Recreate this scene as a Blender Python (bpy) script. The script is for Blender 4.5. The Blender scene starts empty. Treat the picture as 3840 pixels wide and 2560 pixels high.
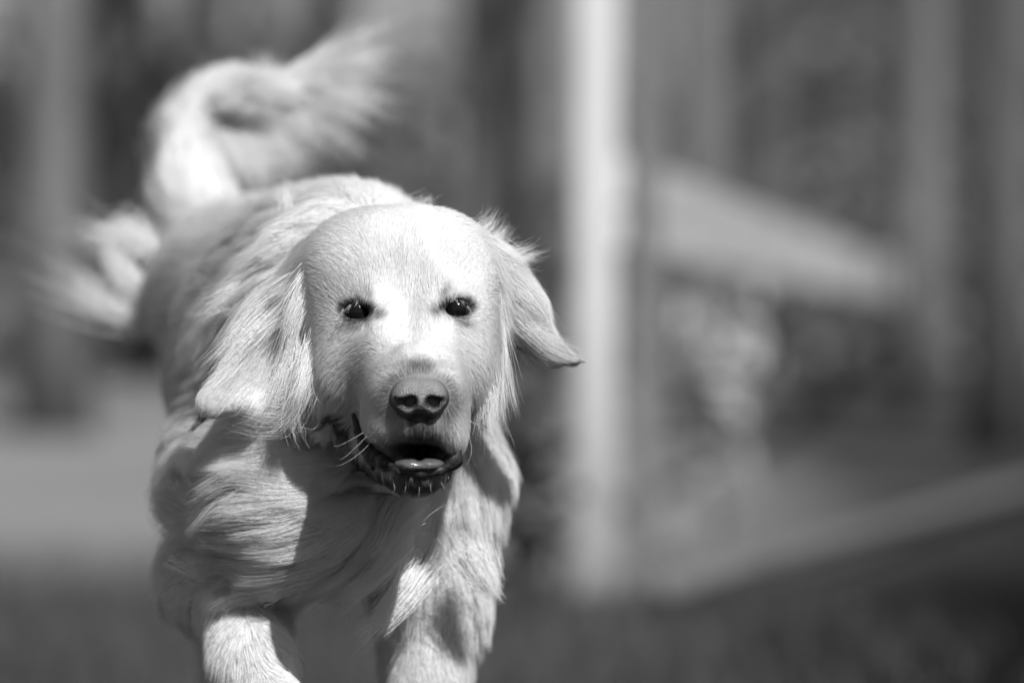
import bpy, math, random
import numpy as np
from mathutils import Vector, kdtree
rad = math.radians
rng = np.random.default_rng(7)
random.seed(7)
sc = bpy.context.scene
C = sc.collection

# ------------------------------------------------------------------ camera, world, sun
F, DF, CH = 21333.0, 4.4, 0.52          # focal length in photo pixels, focus distance, camera height
cam = bpy.data.cameras.new('camera'); camo = bpy.data.objects.new('camera', cam); C.objects.link(camo)
camo.location = (0, -DF, CH); camo.rotation_euler = (rad(90), 0, 0)
cam.sensor_width = 36; cam.lens = 200; cam.clip_end = 500
cam.dof.use_dof = True; cam.dof.focus_distance = DF - 0.02; cam.dof.aperture_fstop = 200 / 52.0
sc.camera = camo
SUN_EL, SUN_AZ = rad(44), rad(24)       # azimuth measured from the camera side towards the right
sdir = Vector((math.sin(SUN_AZ) * math.cos(SUN_EL), -math.cos(SUN_AZ) * math.cos(SUN_EL), math.sin(SUN_EL)))
w = bpy.data.worlds.new('World'); sc.world = w; w.use_nodes = True
nt = w.node_tree; bg = nt.nodes['Background']
sky = nt.nodes.new('ShaderNodeTexSky'); sky.sky_type = 'NISHITA'; sky.sun_disc = False
sky.sun_elevation = SUN_EL; sky.sun_rotation = math.pi - SUN_AZ
bw = nt.nodes.new('ShaderNodeRGBToBW')  # the photograph is black and white
nt.links.new(sky.outputs[0], bw.inputs[0]); nt.links.new(bw.outputs[0], bg.inputs[0]); bg.inputs[1].default_value = 0.06
sun = bpy.data.lights.new('sun', 'SUN'); sun.energy = 4.8; sun.angle = rad(0.6); sun.color = (1, 1, 1)
suno = bpy.data.objects.new('sun', sun); C.objects.link(suno); suno.rotation_euler = sdir.to_track_quat('Z', 'Y').to_euler()
sc.view_settings.view_transform = 'Standard'; sc.view_settings.look = 'None'
sc.view_settings.exposure = 0.32; sc.view_settings.gamma = 1
sc.render.engine = 'CYCLES'; sc.cycles.use_denoising = True
sc.cycles.max_bounces = 8; sc.cycles.diffuse_bounces = 4; sc.cycles.transparent_max_bounces = 16
sc.cycles.caustics_reflective = False; sc.cycles.caustics_refractive = False

# ------------------------------------------------------------------ helpers
def W(px, py, w=0.0):
    D = DF - w
    return np.array([(px - 1920) / F * D, -w, CH - (py - 1280) / F * D])
def WA(a):
    a = np.asarray(a, float); D = DF - a[:, 2]
    return np.stack([(a[:, 0] - 1920) / F * D, -a[:, 2], CH - (a[:, 1] - 1280) / F * D], 1)
def toimg(P):
    D = P[:, 1] + DF
    return 1920 + P[:, 0] * F / D, 1280 - (P[:, 2] - CH) * F / D, -P[:, 1]
def unit(v): return v / np.maximum(np.linalg.norm(v, axis=-1, keepdims=True), 1e-9)
def tag(o, label=None, cat=None, group=None, kind=None):
    if label: o['label'] = label
    if cat: o['category'] = cat
    if group: o['group'] = group
    if kind: o['kind'] = kind
    return o
def empty(name, loc=(0, 0, 0)):
    o = bpy.data.objects.new(name, None); C.objects.link(o); o.location = loc; o.empty_display_size = .1; return o
def link(name, me, mat, parent=None, smooth=True):
    o = bpy.data.objects.new(name, me); C.objects.link(o)
    if mat: me.materials.append(mat)
    if smooth: me.polygons.foreach_set('use_smooth', [True] * len(me.polygons))
    if parent is not None:
        o.parent = parent; o.location = -Vector(parent.location)
    return o
def mesh_np(name, V, Fq):
    me = bpy.data.meshes.new(name)
    V = np.asarray(V, np.float32); Fq = np.asarray(Fq, np.int32); k = Fq.shape[1]
    me.vertices.add(len(V)); me.vertices.foreach_set('co', V.ravel())
    me.loops.add(Fq.size); me.loops.foreach_set('vertex_index', Fq.ravel())
    me.polygons.add(len(Fq)); me.polygons.foreach_set('loop_start', np.arange(0, Fq.size, k, dtype=np.int32))
    me.update(calc_edges=True); me.validate(); return me

def mat_plain(name, col, rough=.8, noise=None, bump=None, spec=.5):
    m = bpy.data.materials.new(name); m.use_nodes = True; n = m.node_tree.nodes; l = m.node_tree.links
    b = n['Principled BSDF']; b.inputs['Roughness'].default_value = rough
    b.inputs['Specular IOR Level'].default_value = spec
    b.inputs['Base Color'].default_value = (col, col, col, 1)
    tc = n.new('ShaderNodeTexCoord')
    if noise:
        sx, amp = noise; mp = n.new('ShaderNodeMapping'); mp.inputs['Scale'].default_value = sx if isinstance(sx, tuple) else (sx,) * 3
        l.new(tc.outputs['Object'], mp.inputs[0])
        t = n.new('ShaderNodeTexNoise'); t.inputs['Scale'].default_value = 1; t.inputs['Detail'].default_value = 6
        l.new(mp.outputs[0], t.inputs['Vector'])
        r = n.new('ShaderNodeMapRange'); r.inputs['From Min'].default_value = .3; r.inputs['From Max'].default_value = .7
        r.inputs['To Min'].default_value = col * (1 - amp); r.inputs['To Max'].default_value = col * (1 + amp)
        l.new(t.outputs['Fac'], r.inputs['Value']); l.new(r.outputs[0], b.inputs['Base Color'])
        if bump:
            bp = n.new('ShaderNodeBump'); bp.inputs['Strength'].default_value = bump[0]; bp.inputs['Distance'].default_value = bump[1]
            l.new(t.outputs['Fac'], bp.inputs['Height']); l.new(bp.outputs[0], b.inputs['Normal'])
    return m

# ------------------------------------------------------------------ implicit modelling
class SDF:
    def __init__(s): s.ops = []
    def ell(s, px, py, w, rx, ry, rw, k=.02, op='u', rot=0):
        D = DF - w; c = W(px, py, w); r = np.array([rx * D / F, rw, ry * D / F]); R = r.max()
        ca, sa = math.cos(rad(rot)), math.sin(rad(rot))
        def f(x, y, z):
            x = x - c[0]; y = y - c[1]; z = z - c[2]
            if rot: x, z = ca * x + sa * z, -sa * x + ca * z
            a = np.sqrt((x / r[0]) ** 2 + (y / r[1]) ** 2 + (z / r[2]) ** 2)
            b = np.sqrt((x / r[0] ** 2) ** 2 + (y / r[1] ** 2) ** 2 + (z / r[2] ** 2) ** 2)
            return a * (a - 1) / np.maximum(b, 1e-4)
        s.ops.append((op, k, f, c - R, c + R)); return s
    def cap(s, a, b, ra, rb, k=.02, op='u'):
        a = W(*a); b = W(*b); ba = b - a; L = ba.dot(ba); R = max(ra, rb)
        def f(x, y, z):
            x = x - a[0]; y = y - a[1]; z = z - a[2]
            h = np.clip((x * ba[0] + y * ba[1] + z * ba[2]) / L, 0, 1)
            return np.sqrt((x - h * ba[0]) ** 2 + (y - h * ba[1]) ** 2 + (z - h * ba[2]) ** 2) - (ra + (rb - ra) * h)
        s.ops.append((op, k, f, np.minimum(a, b) - R, np.maximum(a, b) + R)); return s
    def chain(s, pts, k=.02, op='u'):
        for p, q in zip(pts[:-1], pts[1:]): s.cap(p[:3], q[:3], p[3], q[3], k, op)
    def barrel(s, c0, e0, c1, e1, r, k=.04):
        """elliptic body between two cross-sections that face the camera; c = (px, py, w), e = radii in photo pixels"""
        D0, D1 = DF - c0[2], DF - c1[2]; a, b = W(*c0), W(*c1); A = np.array(e0) * D0 / F; B = np.array(e1) * D1 / F
        mid, half = (a[1] + b[1]) / 2, abs(b[1] - a[1]) / 2
        def f(x, y, z):
            t = np.clip((y - a[1]) / (b[1] - a[1]), 0, 1); rx = A[0] + (B[0] - A[0]) * t; rz = A[1] + (B[1] - A[1]) * t
            u = (x - a[0] - (b[0] - a[0]) * t) / rx; v = (z - a[2] - (b[2] - a[2]) * t) / rz
            k0 = np.sqrt(u * u + v * v); k1 = np.sqrt((u / rx) ** 2 + (v / rz) ** 2); d = k0 * (k0 - 1) / np.maximum(k1, 1e-4) + r
            dd = np.abs(y - mid) - half + r
            return np.sqrt(np.maximum(d, 0) ** 2 + np.maximum(dd, 0) ** 2) + np.minimum(np.maximum(d, dd), 0) - r
        m = max(A.max(), B.max()); lo = np.minimum(a, b) - (m, 0, m); hi = np.maximum(a, b) + (m, 0, m)
        s.ops.append(('u', k, f, lo, hi)); return s
    def tri(s, A, B, Cc, r, k=.01):
        a, b, c = W(*A), W(*B), W(*Cc)
        ba, cb, ac = b - a, c - b, a - c; nor = np.cross(ba, ac)
        def f(x, y, z):
            p = np.stack([x + 0 * y + 0 * z, y + 0 * x + 0 * z, z + 0 * x + 0 * y], -1)
            pa, pb, pc = p - a, p - b, p - c
            sg = lambda e, q: np.sign((np.cross(e, nor) * q).sum(-1))
            ins = (sg(ba, pa) + sg(cb, pb) + sg(ac, pc)) < 2
            def ed(e, q):
                h = np.clip((q @ e) / e.dot(e), 0, 1)[..., None]; v = e * h - q; return (v * v).sum(-1)
            d1 = np.minimum(np.minimum(ed(ba, pa), ed(cb, pb)), ed(ac, pc))
            d2 = (pa @ nor) ** 2 / nor.dot(nor)
            return np.sqrt(np.where(ins, d1, d2)) - r
        lo = np.minimum(np.minimum(a, b), c) - r; hi = np.maximum(np.maximum(a, b), c) + r
        s.ops.append(('u', k, f, lo, hi)); return s
    @staticmethod
    def comb(op, k, d, v):
        if op == 'u':
            h = np.maximum(k - np.abs(d - v), 0) / k; return np.minimum(d, v) - h * h * k * .25
        v = -v; h = np.maximum(k - np.abs(d - v), 0) / k; return np.maximum(d, v) + h * h * k * .25
    def at(s, P):
        d = np.full(len(P), 1.0); x, y, z = P[:, 0], P[:, 1], P[:, 2]
        for op, k, f, lo, hi in s.ops: d = s.comb(op, k, d, f(x, y, z))
        return d
    def grid(s, X, Y, Z, pad=.05):
        G = np.full((len(X), len(Y), len(Z)), .2, np.float32)
        for op, k, f, lo, hi in s.ops:
            m = pad + k
            i0, i1 = np.searchsorted(X, [lo[0] - m, hi[0] + m]); j0, j1 = np.searchsorted(Y, [lo[1] - m, hi[1] + m])
            k0, k1 = np.searchsorted(Z, [lo[2] - m, hi[2] + m])
            x = X[i0:i1, None, None].astype(np.float32); y = Y[None, j0:j1, None].astype(np.float32); z = Z[None, None, k0:k1].astype(np.float32)
            sub = G[i0:i1, j0:j1, k0:k1]
            G[i0:i1, j0:j1, k0:k1] = s.comb(op, k, sub, f(x, y, z)).astype(np.float32)
        return G

def grad(s, P, e=.0008):
    g = np.empty_like(P)
    for i in range(3):
        q = P.copy(); q[:, i] += e; r = P.copy(); r[:, i] -= e; g[:, i] = (s.at(q) - s.at(r)) / (2 * e)
    return g

def surface_nets(G, X, Y, Z):
    ax = [X, Y, Z]; S = G < 0; n = np.array(G.shape); cn = n - 1
    def sl(a, o): return a[tuple(slice(o[i], cn[i] + o[i]) for i in range(3))]
    allc = np.ones(cn, bool); anyc = np.zeros(cn, bool)
    for o in np.ndindex(2, 2, 2): v = sl(S, o); allc &= v; anyc |= v
    act = anyc & ~allc
    idx = np.argwhere(act); ids = np.full(cn, -1, np.int64); ids[tuple(idx.T)] = np.arange(len(idx))
    acc = np.zeros((len(idx), 3)); cnt = np.zeros(len(idx))
    for a in range(3):
        b, c = [t for t in range(3) if t != a]
        for ob in (0, 1):
            for oc in (0, 1):
                p = idx.copy(); p[:, b] += ob; p[:, c] += oc; q = p.copy(); q[:, a] += 1
                gp = G[tuple(p.T)]; gq = G[tuple(q.T)]; m = (gp < 0) != (gq < 0)
                t = np.where(m, gp / np.where(m, gp - gq, 1), 0)
                P = np.stack([ax[i][p[:, i]] for i in range(3)], 1); Q = np.stack([ax[i][q[:, i]] for i in range(3)], 1)
                acc += np.where(m[:, None], P + (Q - P) * t[:, None], 0); cnt += m
    V = acc / cnt[:, None]; faces = []
    for a in range(3):
        b, c = (a + 1) % 3, (a + 2) % 3
        lo = [slice(None)] * 3; hi = [slice(None)] * 3; lo[a] = slice(0, -1); hi[a] = slice(1, None)
        s0, s1 = S[tuple(lo)], S[tuple(hi)]; e = np.argwhere(s0 != s1); fl = s0[tuple(e.T)]
        ok = (e[:, b] > 0) & (e[:, c] > 0) & (e[:, b] < cn[b]) & (e[:, c] < cn[c]); e = e[ok]; fl = fl[ok]
        def cell(db, dc):
            q = e.copy(); q[:, b] += db; q[:, c] += dc; return ids[tuple(q.T)]
        f = np.stack([cell(-1, -1), cell(0, -1), cell(0, 0), cell(-1, 0)], 1); f[~fl] = f[~fl][:, ::-1]; faces.append(f)
    return V, np.concatenate(faces)

def axis(segs):
    out = [segs[0][0]]
    for a, b, h in segs:
        k = max(1, int(round((b - a) / h))); out += list(np.linspace(a, b, k + 1)[1:])
    return np.array(out)

def small_sdf_mesh(name, s, h):
    lo = np.min([o[3] for o in s.ops if o[0] == 'u'], 0) - .006; hi = np.max([o[4] for o in s.ops if o[0] == 'u'], 0) + .006
    X, Y, Z = [np.arange(lo[i], hi[i], h) for i in range(3)]
    V, Fq = surface_nets(s.grid(X, Y, Z), X, Y, Z)
    for _ in range(2):
        g = grad(s, V, .0003); V = V - g * (s.at(V) / np.maximum((g * g).sum(1), .3))[:, None]
    return mesh_np(name, V, Fq)
#MARK_DOG
# ------------------------------------------------------------------ the dog's shape
dog = SDF()
# trunk
dog.cap((1230, 1440, -.50), (1130, 1350, -.86), .120, .095, .04)
dog.cap((1290, 1090, -.40), (1000, 1120, -.95), .085, .08, .05)
dog.barrel((1235, 1500, -.27), (400, 520), (1195, 1470, -.66), (500, 610), .05, .03)
dog.ell(1190, 1450, -.66, 470, 570, .20, .04)
dog.ell(1260, 1540, -.29, 310, 520, .14, .05)
dog.ell(1010, 1830, -.155, 215, 300, .075, .03)
dog.ell(1585, 1640, -.31, 200, 420, .15, .06)
dog.ell(1330, 965, -.27, 235, 245, .13, .04)          # withers and crest
dog.ell(1290, 1290, -.22, 400, 380, .12, .05)         # neck ruff
dog.ell(1240, 1840, -.19, 300, 320, .11, .05)         # fore chest
dog.ell(985, 1050, -.94, 365, 270, .13, .03)         # rump
# fore legs
dog.chain([(930, 1750, -.26, .060), (850, 2180, -.21, .036), (950, 2500, -.12, .026), (1045, 2700, -.07, .021), (1075, 2860, -.10, .021)], .03)
dog.ell(1095, 2960, -.10, 85, 70, .035, .012)
dog.chain([(1640, 1820, -.24, .058), (1620, 2230, -.22, .036), (1605, 2560, -.205, .026), (1585, 3000, -.20, .021), (1575, 3480, -.20, .019)], .03)
dog.ell(1572, 3590, -.17, 135, 85, .055, .02)
# hind legs
dog.chain([(970, 1250, -.93, .075), (930, 1750, -.86, .05), (860, 2330, -1.08, .026), (800, 2900, -1.05, .022), (800, 3200, -1.00, .022)], .03)
dog.ell(800, 3240, -.97, 120, 60, .055, .02)
dog.chain([(1170, 1230, -.93, .085), (1230, 1760, -.84, .055), (1250, 1990, -1.06, .028), (1240, 2030, -1.24, .022)], .03)
dog.ell(1240, 2010, -1.29, 90, 85, .05, .02)
# tail
TAIL = [(790, 930, -1.04, .045), (715, 740, -1.08, .028), (690, 580, -1.12, .022), (740, 470, -1.14, .019), (860, 400, -1.12, .016), (1020, 375, -1.08, .010)]
dog.chain(TAIL, .03)
# head
dog.cap((1490, 1220, -.10), (1380, 1380, -.20), .068, .085, .02)
dog.ell(1495, 1066, -.066, 338, 282, .070, .018)
dog.ell(1320, 1050, -.040, 155, 165, .045, .035)
dog.ell(1675, 1040, -.040, 150, 165, .045, .035)
dog.ell(1512, 1050, -.026, 230, 175, .034, .035)
dog.ell(1290, 1360, -.046, 130, 215, .056, .035)
dog.ell(1755, 1340, -.046, 105, 215, .056, .035)
dog.ell(1535, 1300, -.014, 235, 195, .050, .03)
dog.ell(1368, 1092, -.010, 66, 34, .017, .014, rot=8)
dog.ell(1688, 1080, -.010, 66, 34, .017, .014, rot=-8)
dog.cap((1530, 1200, .000), (1573, 1450, .086), .0250, .0210, .03)
dog.ell(1485, 1490, .045, 112, 130, .054, .03)
dog.ell(1655, 1495, .045, 84, 140, .054, .03)
dog.ell(1452, 1585, .046, 88, 78, .045, .012)
dog.ell(1690, 1610, .046, 58, 98, .045, .012)
dog.ell(1580, 1590, .080, 80, 48, .024, .008)
# cheek folds: two shallow furrows that run from under the eyes to the lips
# lower jaw
dog.cap((1500, 1640, -.05), (1562, 1752, .048), .034, .018, .02)
dog.ell(1567, 1768, .058, 104, 36, .026, .01)
# mouth
dog.ell(1578, 1690, .088, 84, 38, .060, .006, 's')
dog.cap((1330, 1570, .046), (1440, 1725, .066), .005, .0065, .006, 's')
dog.cap((1440, 1725, .066), (1540, 1722, .085), .0065, .006, .006, 's')
# eye openings
EYES = [(1341, 1170, 0), (1711, 1161, 0)]
def surf_w(px, py):
    ws = np.linspace(.14, -.2, 700); P = WA(np.stack([np.full(700, px), np.full(700, py), ws], 1))
    d = dog.at(P); i = int(np.argmax(d < 0)); return ws[i]
ew = [surf_w(e[0], e[1]) for e in EYES]
w_ = surf_w(1520, 1080); dog.ell(1520, 1075, w_ + .0245, 50, 190, .028, .03, 's')      # shallow furrow between the brows
dog.cap((1283, 1158, surf_w(1283, 1158) + .001), (1335, 1128, surf_w(1335, 1128) + .001), .0014, .0014, .006, 's')
dog.cap((1768, 1150, surf_w(1768, 1150) + .001), (1716, 1117, surf_w(1716, 1117) + .001), .0014, .0014, .006, 's')
dog.ell(1341, 1171, ew[0] + .004, 50, 26, .014, .003, 's', rot=-7)
dog.ell(1711, 1161, ew[1] + .004, 48, 29, .014, .003, 's', rot=11)
# ears
dog.tri((1165, 985, -.075), (1050, 1130, -.060), (1100, 1330, -.075), .009, .02)
dog.tri((1060, 1130, -.060), (1100, 1330, -.075), (810, 1500, -.050), .0075, .012)
dog.tri((1100, 1330, -.075), (810, 1500, -.050), (940, 1500, -.045), .0075, .012)
dog.tri((1830, 1000, -.075), (1875, 1200, -.085), (1960, 1150, -.085), .009, .02)
dog.tri((1790, 950, -.075), (1905, 1000, -.09), (1985, 1150, -.09), .008, .014)
dog.tri((1875, 1200, -.085), (1985, 1150, -.085), (2060, 1330, -.100), .0065, .012)
dog.tri((1940, 1160, -.085), (2060, 1340, -.100), (2150, 1350, -.110), .0040, .008)

X = axis([(-.42, -.27, .008), (-.27, -.165, .0035), (-.165, -.02, .0018), (-.02, .075, .004)])
Y = axis([(-.14, -.03, .0022), (-.03, .03, .0018), (.03, .16, .0045), (.16, 1.33, .011)])
Z = axis([(-.02, .36, .009), (.36, .40, .005), (.40, .58, .002), (.58, .66, .0045), (.66, .86, .008)])
G = dog.grid(X, Y, Z)
V, Fq = surface_nets(G, X, Y, Z)
for _ in range(2):
    g = grad(dog, V); V = V - g * np.clip(dog.at(V) / np.maximum((g * g).sum(1), .3), -.003, .003)[:, None]
VN = unit(grad(dog, V))

# fast lookup of the field for combing the fur
def interp(P):
    idx = []; fr = []
    for a, A in enumerate((X, Y, Z)):
        i = np.clip(np.searchsorted(A, P[:, a]) - 1, 0, len(A) - 2); idx.append(i); fr.append(np.clip((P[:, a] - A[i]) / (A[i + 1] - A[i]), 0, 1))
    out = 0
    for o in np.ndindex(2, 2, 2):
        wgt = 1
        for a in range(3): wgt = wgt * (fr[a] if o[a] else 1 - fr[a])
        out = out + wgt * G[idx[0] + o[0], idx[1] + o[1], idx[2] + o[2]]
    return out
def igrad(P, e=.003):
    g = np.empty_like(P)
    for i in range(3):
        q = P.copy(); q[:, i] += e; r = P.copy(); r[:, i] -= e; g[:, i] = interp(q) - interp(r)
    return unit(g)

# real markings of the coat and skin: 0 pale coat .. 1 dark skin
def blob(px, py, cx, cy, rx, ry, rot=0):
    ca, sa = math.cos(rad(rot)), math.sin(rad(rot)); u = px - cx; v = -(py - cy)
    return ((ca * u + sa * v) / rx) ** 2 + ((-sa * u + ca * v) / ry) ** 2
def tint(P):
    px, py, w = toimg(P); t = np.zeros(len(P)); face = w > -.06
    def add(v, amt): np.maximum(t, amt * np.clip(v, 0, 1) * face, out=t)
    for cx, cy, s in ((1341, 1171, 1), (1711, 1161, -1)):
        add(np.exp(-(np.maximum(blob(px, py, cx, cy, 53, 30, -8 * s) - 1, 0)) * 2.5), .93)      # lid rims
        add(np.exp(-blob(px, py, cx + 64 * s, cy + 20, 30, 26, -50 * s)), .55)                # inner corner
        add(np.exp(-blob(px, py, cx + 38 * s, cy - 52, 16, 30, 20 * s)), .42)                  # brow smudge
        add(np.exp(-blob(px, py, cx + 8 * s, cy + 38, 58, 14, 8 * s)), .45)                   # below the eye
    add(np.exp(-blob(px, py, 1573, 1385, 85, 34)), .62)                                       # above the nose
    add(np.exp(-blob(px, py, 1573, 1480, 128, 88) ** 2), .8)
    add(np.exp(-blob(px, py, 1580, 1602, 74, 46) ** 2), .86)                                  # upper lip
    add(np.exp(-blob(px, py, 1580, 1650, 84, 22) ** 2), .85)
    add(np.exp(-blob(px, py, 1578, 1696, 96, 46) ** 3), 1)                                   # mouth
    add(np.exp(-blob(px, py, 1567, 1780, 130, 34) ** 2), .76)
    for cx, cy, rx, ry, ro in ((1325, 1560, 26, 50, 20), (1362, 1640, 30, 60, 30), (1405, 1712, 34, 34, 0), (1455, 1750, 40, 26, 0), (1690, 1728, 40, 34, 0)):
        add(np.exp(-blob(px, py, cx, cy, rx, ry, ro) ** 2), .95)
    ear = np.exp(-blob(px, py, 765, 1520, 60, 40) ** 2) + np.exp(-blob(px, py, 2150, 1358, 90, 30, -8) ** 2)
    t = np.maximum(t, .28 * np.clip(ear, 0, 1))
    return t

m = bpy.data.materials.new('dog_skin'); m.use_nodes = True; n = m.node_tree.nodes; l = m.node_tree.links
b = n['Principled BSDF']; at = n.new('ShaderNodeAttribute'); at.attribute_name = 'tint'
cr = n.new('ShaderNodeValToRGB'); cr.color_ramp.elements[0].color = (.36, .36, .36, 1); cr.color_ramp.elements[1].color = (.012, .012, .012, 1)
e_ = cr.color_ramp.elements.new(.5); e_.color = (.16, .16, .16, 1)
l.new(at.outputs['Fac'], cr.inputs[0]); l.new(cr.outputs[0], b.inputs['Base Color'])
mr = n.new('ShaderNodeMapRange'); mr.inputs['To Min'].default_value = .9; mr.inputs['To Max'].default_value = .35
l.new(at.outputs['Fac'], mr.inputs['Value']); l.new(mr.outputs[0], b.inputs['Roughness'])
no = n.new('ShaderNodeTexNoise'); no.inputs['Scale'].default_value = 420; no.inputs['Detail'].default_value = 3
bp = n.new('ShaderNodeBump'); bp.inputs['Strength'].default_value = .5; bp.inputs['Distance'].default_value = .001
l.new(no.outputs['Fac'], bp.inputs['Height']); l.new(bp.outputs[0], b.inputs['Normal'])
M_SKIN = m

root = empty('dog', (-.20, .30, 0))
tag(root, 'pale golden retriever running towards the camera with mouth open, ears flapping and tail raised', 'dog')
me = mesh_np('body', V, Fq)
body = link('body', me, M_SKIN, root)
a = me.attributes.new('tint', 'FLOAT', 'POINT'); a.data.foreach_set('value', tint(V).astype(np.float32))

# ------------------------------------------------------------------ fur
def fur_mat(name, c0, c1):
    m = bpy.data.materials.new(name); m.use_nodes = True; n = m.node_tree.nodes; l = m.node_tree.links
    out = n['Material Output']; n.remove(n['Principled BSDF'])
    at = n.new('ShaderNodeAttribute'); at.attribute_name = 'tint'; av = n.new('ShaderNodeAttribute'); av.attribute_name = 'vary'
    an = n.new('ShaderNodeAttribute'); an.attribute_name = 'nrm'
    cr = n.new('ShaderNodeValToRGB'); cr.color_ramp.elements[0].color = (c0, c0, c0, 1); cr.color_ramp.elements[1].color = (c1, c1, c1, 1)
    e_ = cr.color_ramp.elements.new(.5); e_.color = (.17, .17, .17, 1)
    l.new(at.outputs['Fac'], cr.inputs[0])
    mu = n.new('ShaderNodeVectorMath'); mu.operation = 'SCALE'; l.new(cr.outputs[0], mu.inputs[0]); l.new(av.outputs['Fac'], mu.inputs['Scale'])
    # strands catch the light like the coat they lie in, with some light through them
    ge = n.new('ShaderNodeNewGeometry'); ad = n.new('ShaderNodeVectorMath'); ad.operation = 'SCALE'; ad.inputs['Scale'].default_value = .62
    l.new(ge.outputs['Normal'], ad.inputs[0])
    a2 = n.new('ShaderNodeVectorMath'); a2.operation = 'ADD'; l.new(ad.outputs[0], a2.inputs[0]); l.new(an.outputs['Vector'], a2.inputs[1])
    nn = n.new('ShaderNodeVectorMath'); nn.operation = 'NORMALIZE'; l.new(a2.outputs[0], nn.inputs[0])
    d = n.new('ShaderNodeBsdfDiffuse'); l.new(mu.outputs[0], d.inputs[0]); l.new(nn.outputs[0], d.inputs['Normal'])
    tr = n.new('ShaderNodeBsdfTranslucent'); l.new(mu.outputs[0], tr.inputs[0])
    h = n.new('ShaderNodeBsdfHairPrincipled'); h.parametrization = 'COLOR'; l.new(mu.outputs[0], h.inputs['Color'])
    h.inputs['Roughness'].default_value = .35; h.inputs['Radial Roughness'].default_value = .6
    x1 = n.new('ShaderNodeMixShader'); x1.inputs[0].default_value = .22; l.new(d.outputs[0], x1.inputs[1]); l.new(tr.outputs[0], x1.inputs[2])
    x2 = n.new('ShaderNodeMixShader'); x2.inputs[0].default_value = .16; l.new(x1.outputs[0], x2.inputs[1]); l.new(h.outputs[0], x2.inputs[2])
    l.new(x2.outputs[0], out.inputs[0]); return m
M_FUR = fur_mat('pale_fur', .80, .012)

def make_curves(name, PTS, rad0, tintv, nrm, mat, parent, vary=None, tip=.12):
    N, K, _ = PTS.shape
    cu = bpy.data.hair_curves.new(name); cu.add_curves([K] * N)
    cu.attributes['position'].data.foreach_set('vector', (PTS - np.array(parent.location)).astype(np.float32).ravel())
    t = np.linspace(0, 1, K); prof = (1 - t ** 1.7) * (1 - tip) + tip
    R = (np.broadcast_to(rad0, (N,))[:, None] * prof[None]).astype(np.float32)
    ra = cu.attributes.get('radius') or cu.attributes.new('radius', 'FLOAT', 'POINT'); ra.data.foreach_set('value', R.ravel())
    a = cu.attributes.new('tint', 'FLOAT', 'CURVE'); a.data.foreach_set('value', np.broadcast_to(tintv, (N,)).astype(np.float32))
    if vary is None: vary = rng.uniform(.82, 1.12, N)
    a = cu.attributes.new('vary', 'FLOAT', 'CURVE'); a.data.foreach_set('value', vary.astype(np.float32))
    a = cu.attributes.new('nrm', 'FLOAT_VECTOR', 'CURVE'); a.data.foreach_set('vector', nrm.astype(np.float32).ravel())
    cu.materials.append(mat)
    o = bpy.data.objects.new(name, cu); C.objects.link(o); o.parent = parent; return o

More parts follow.
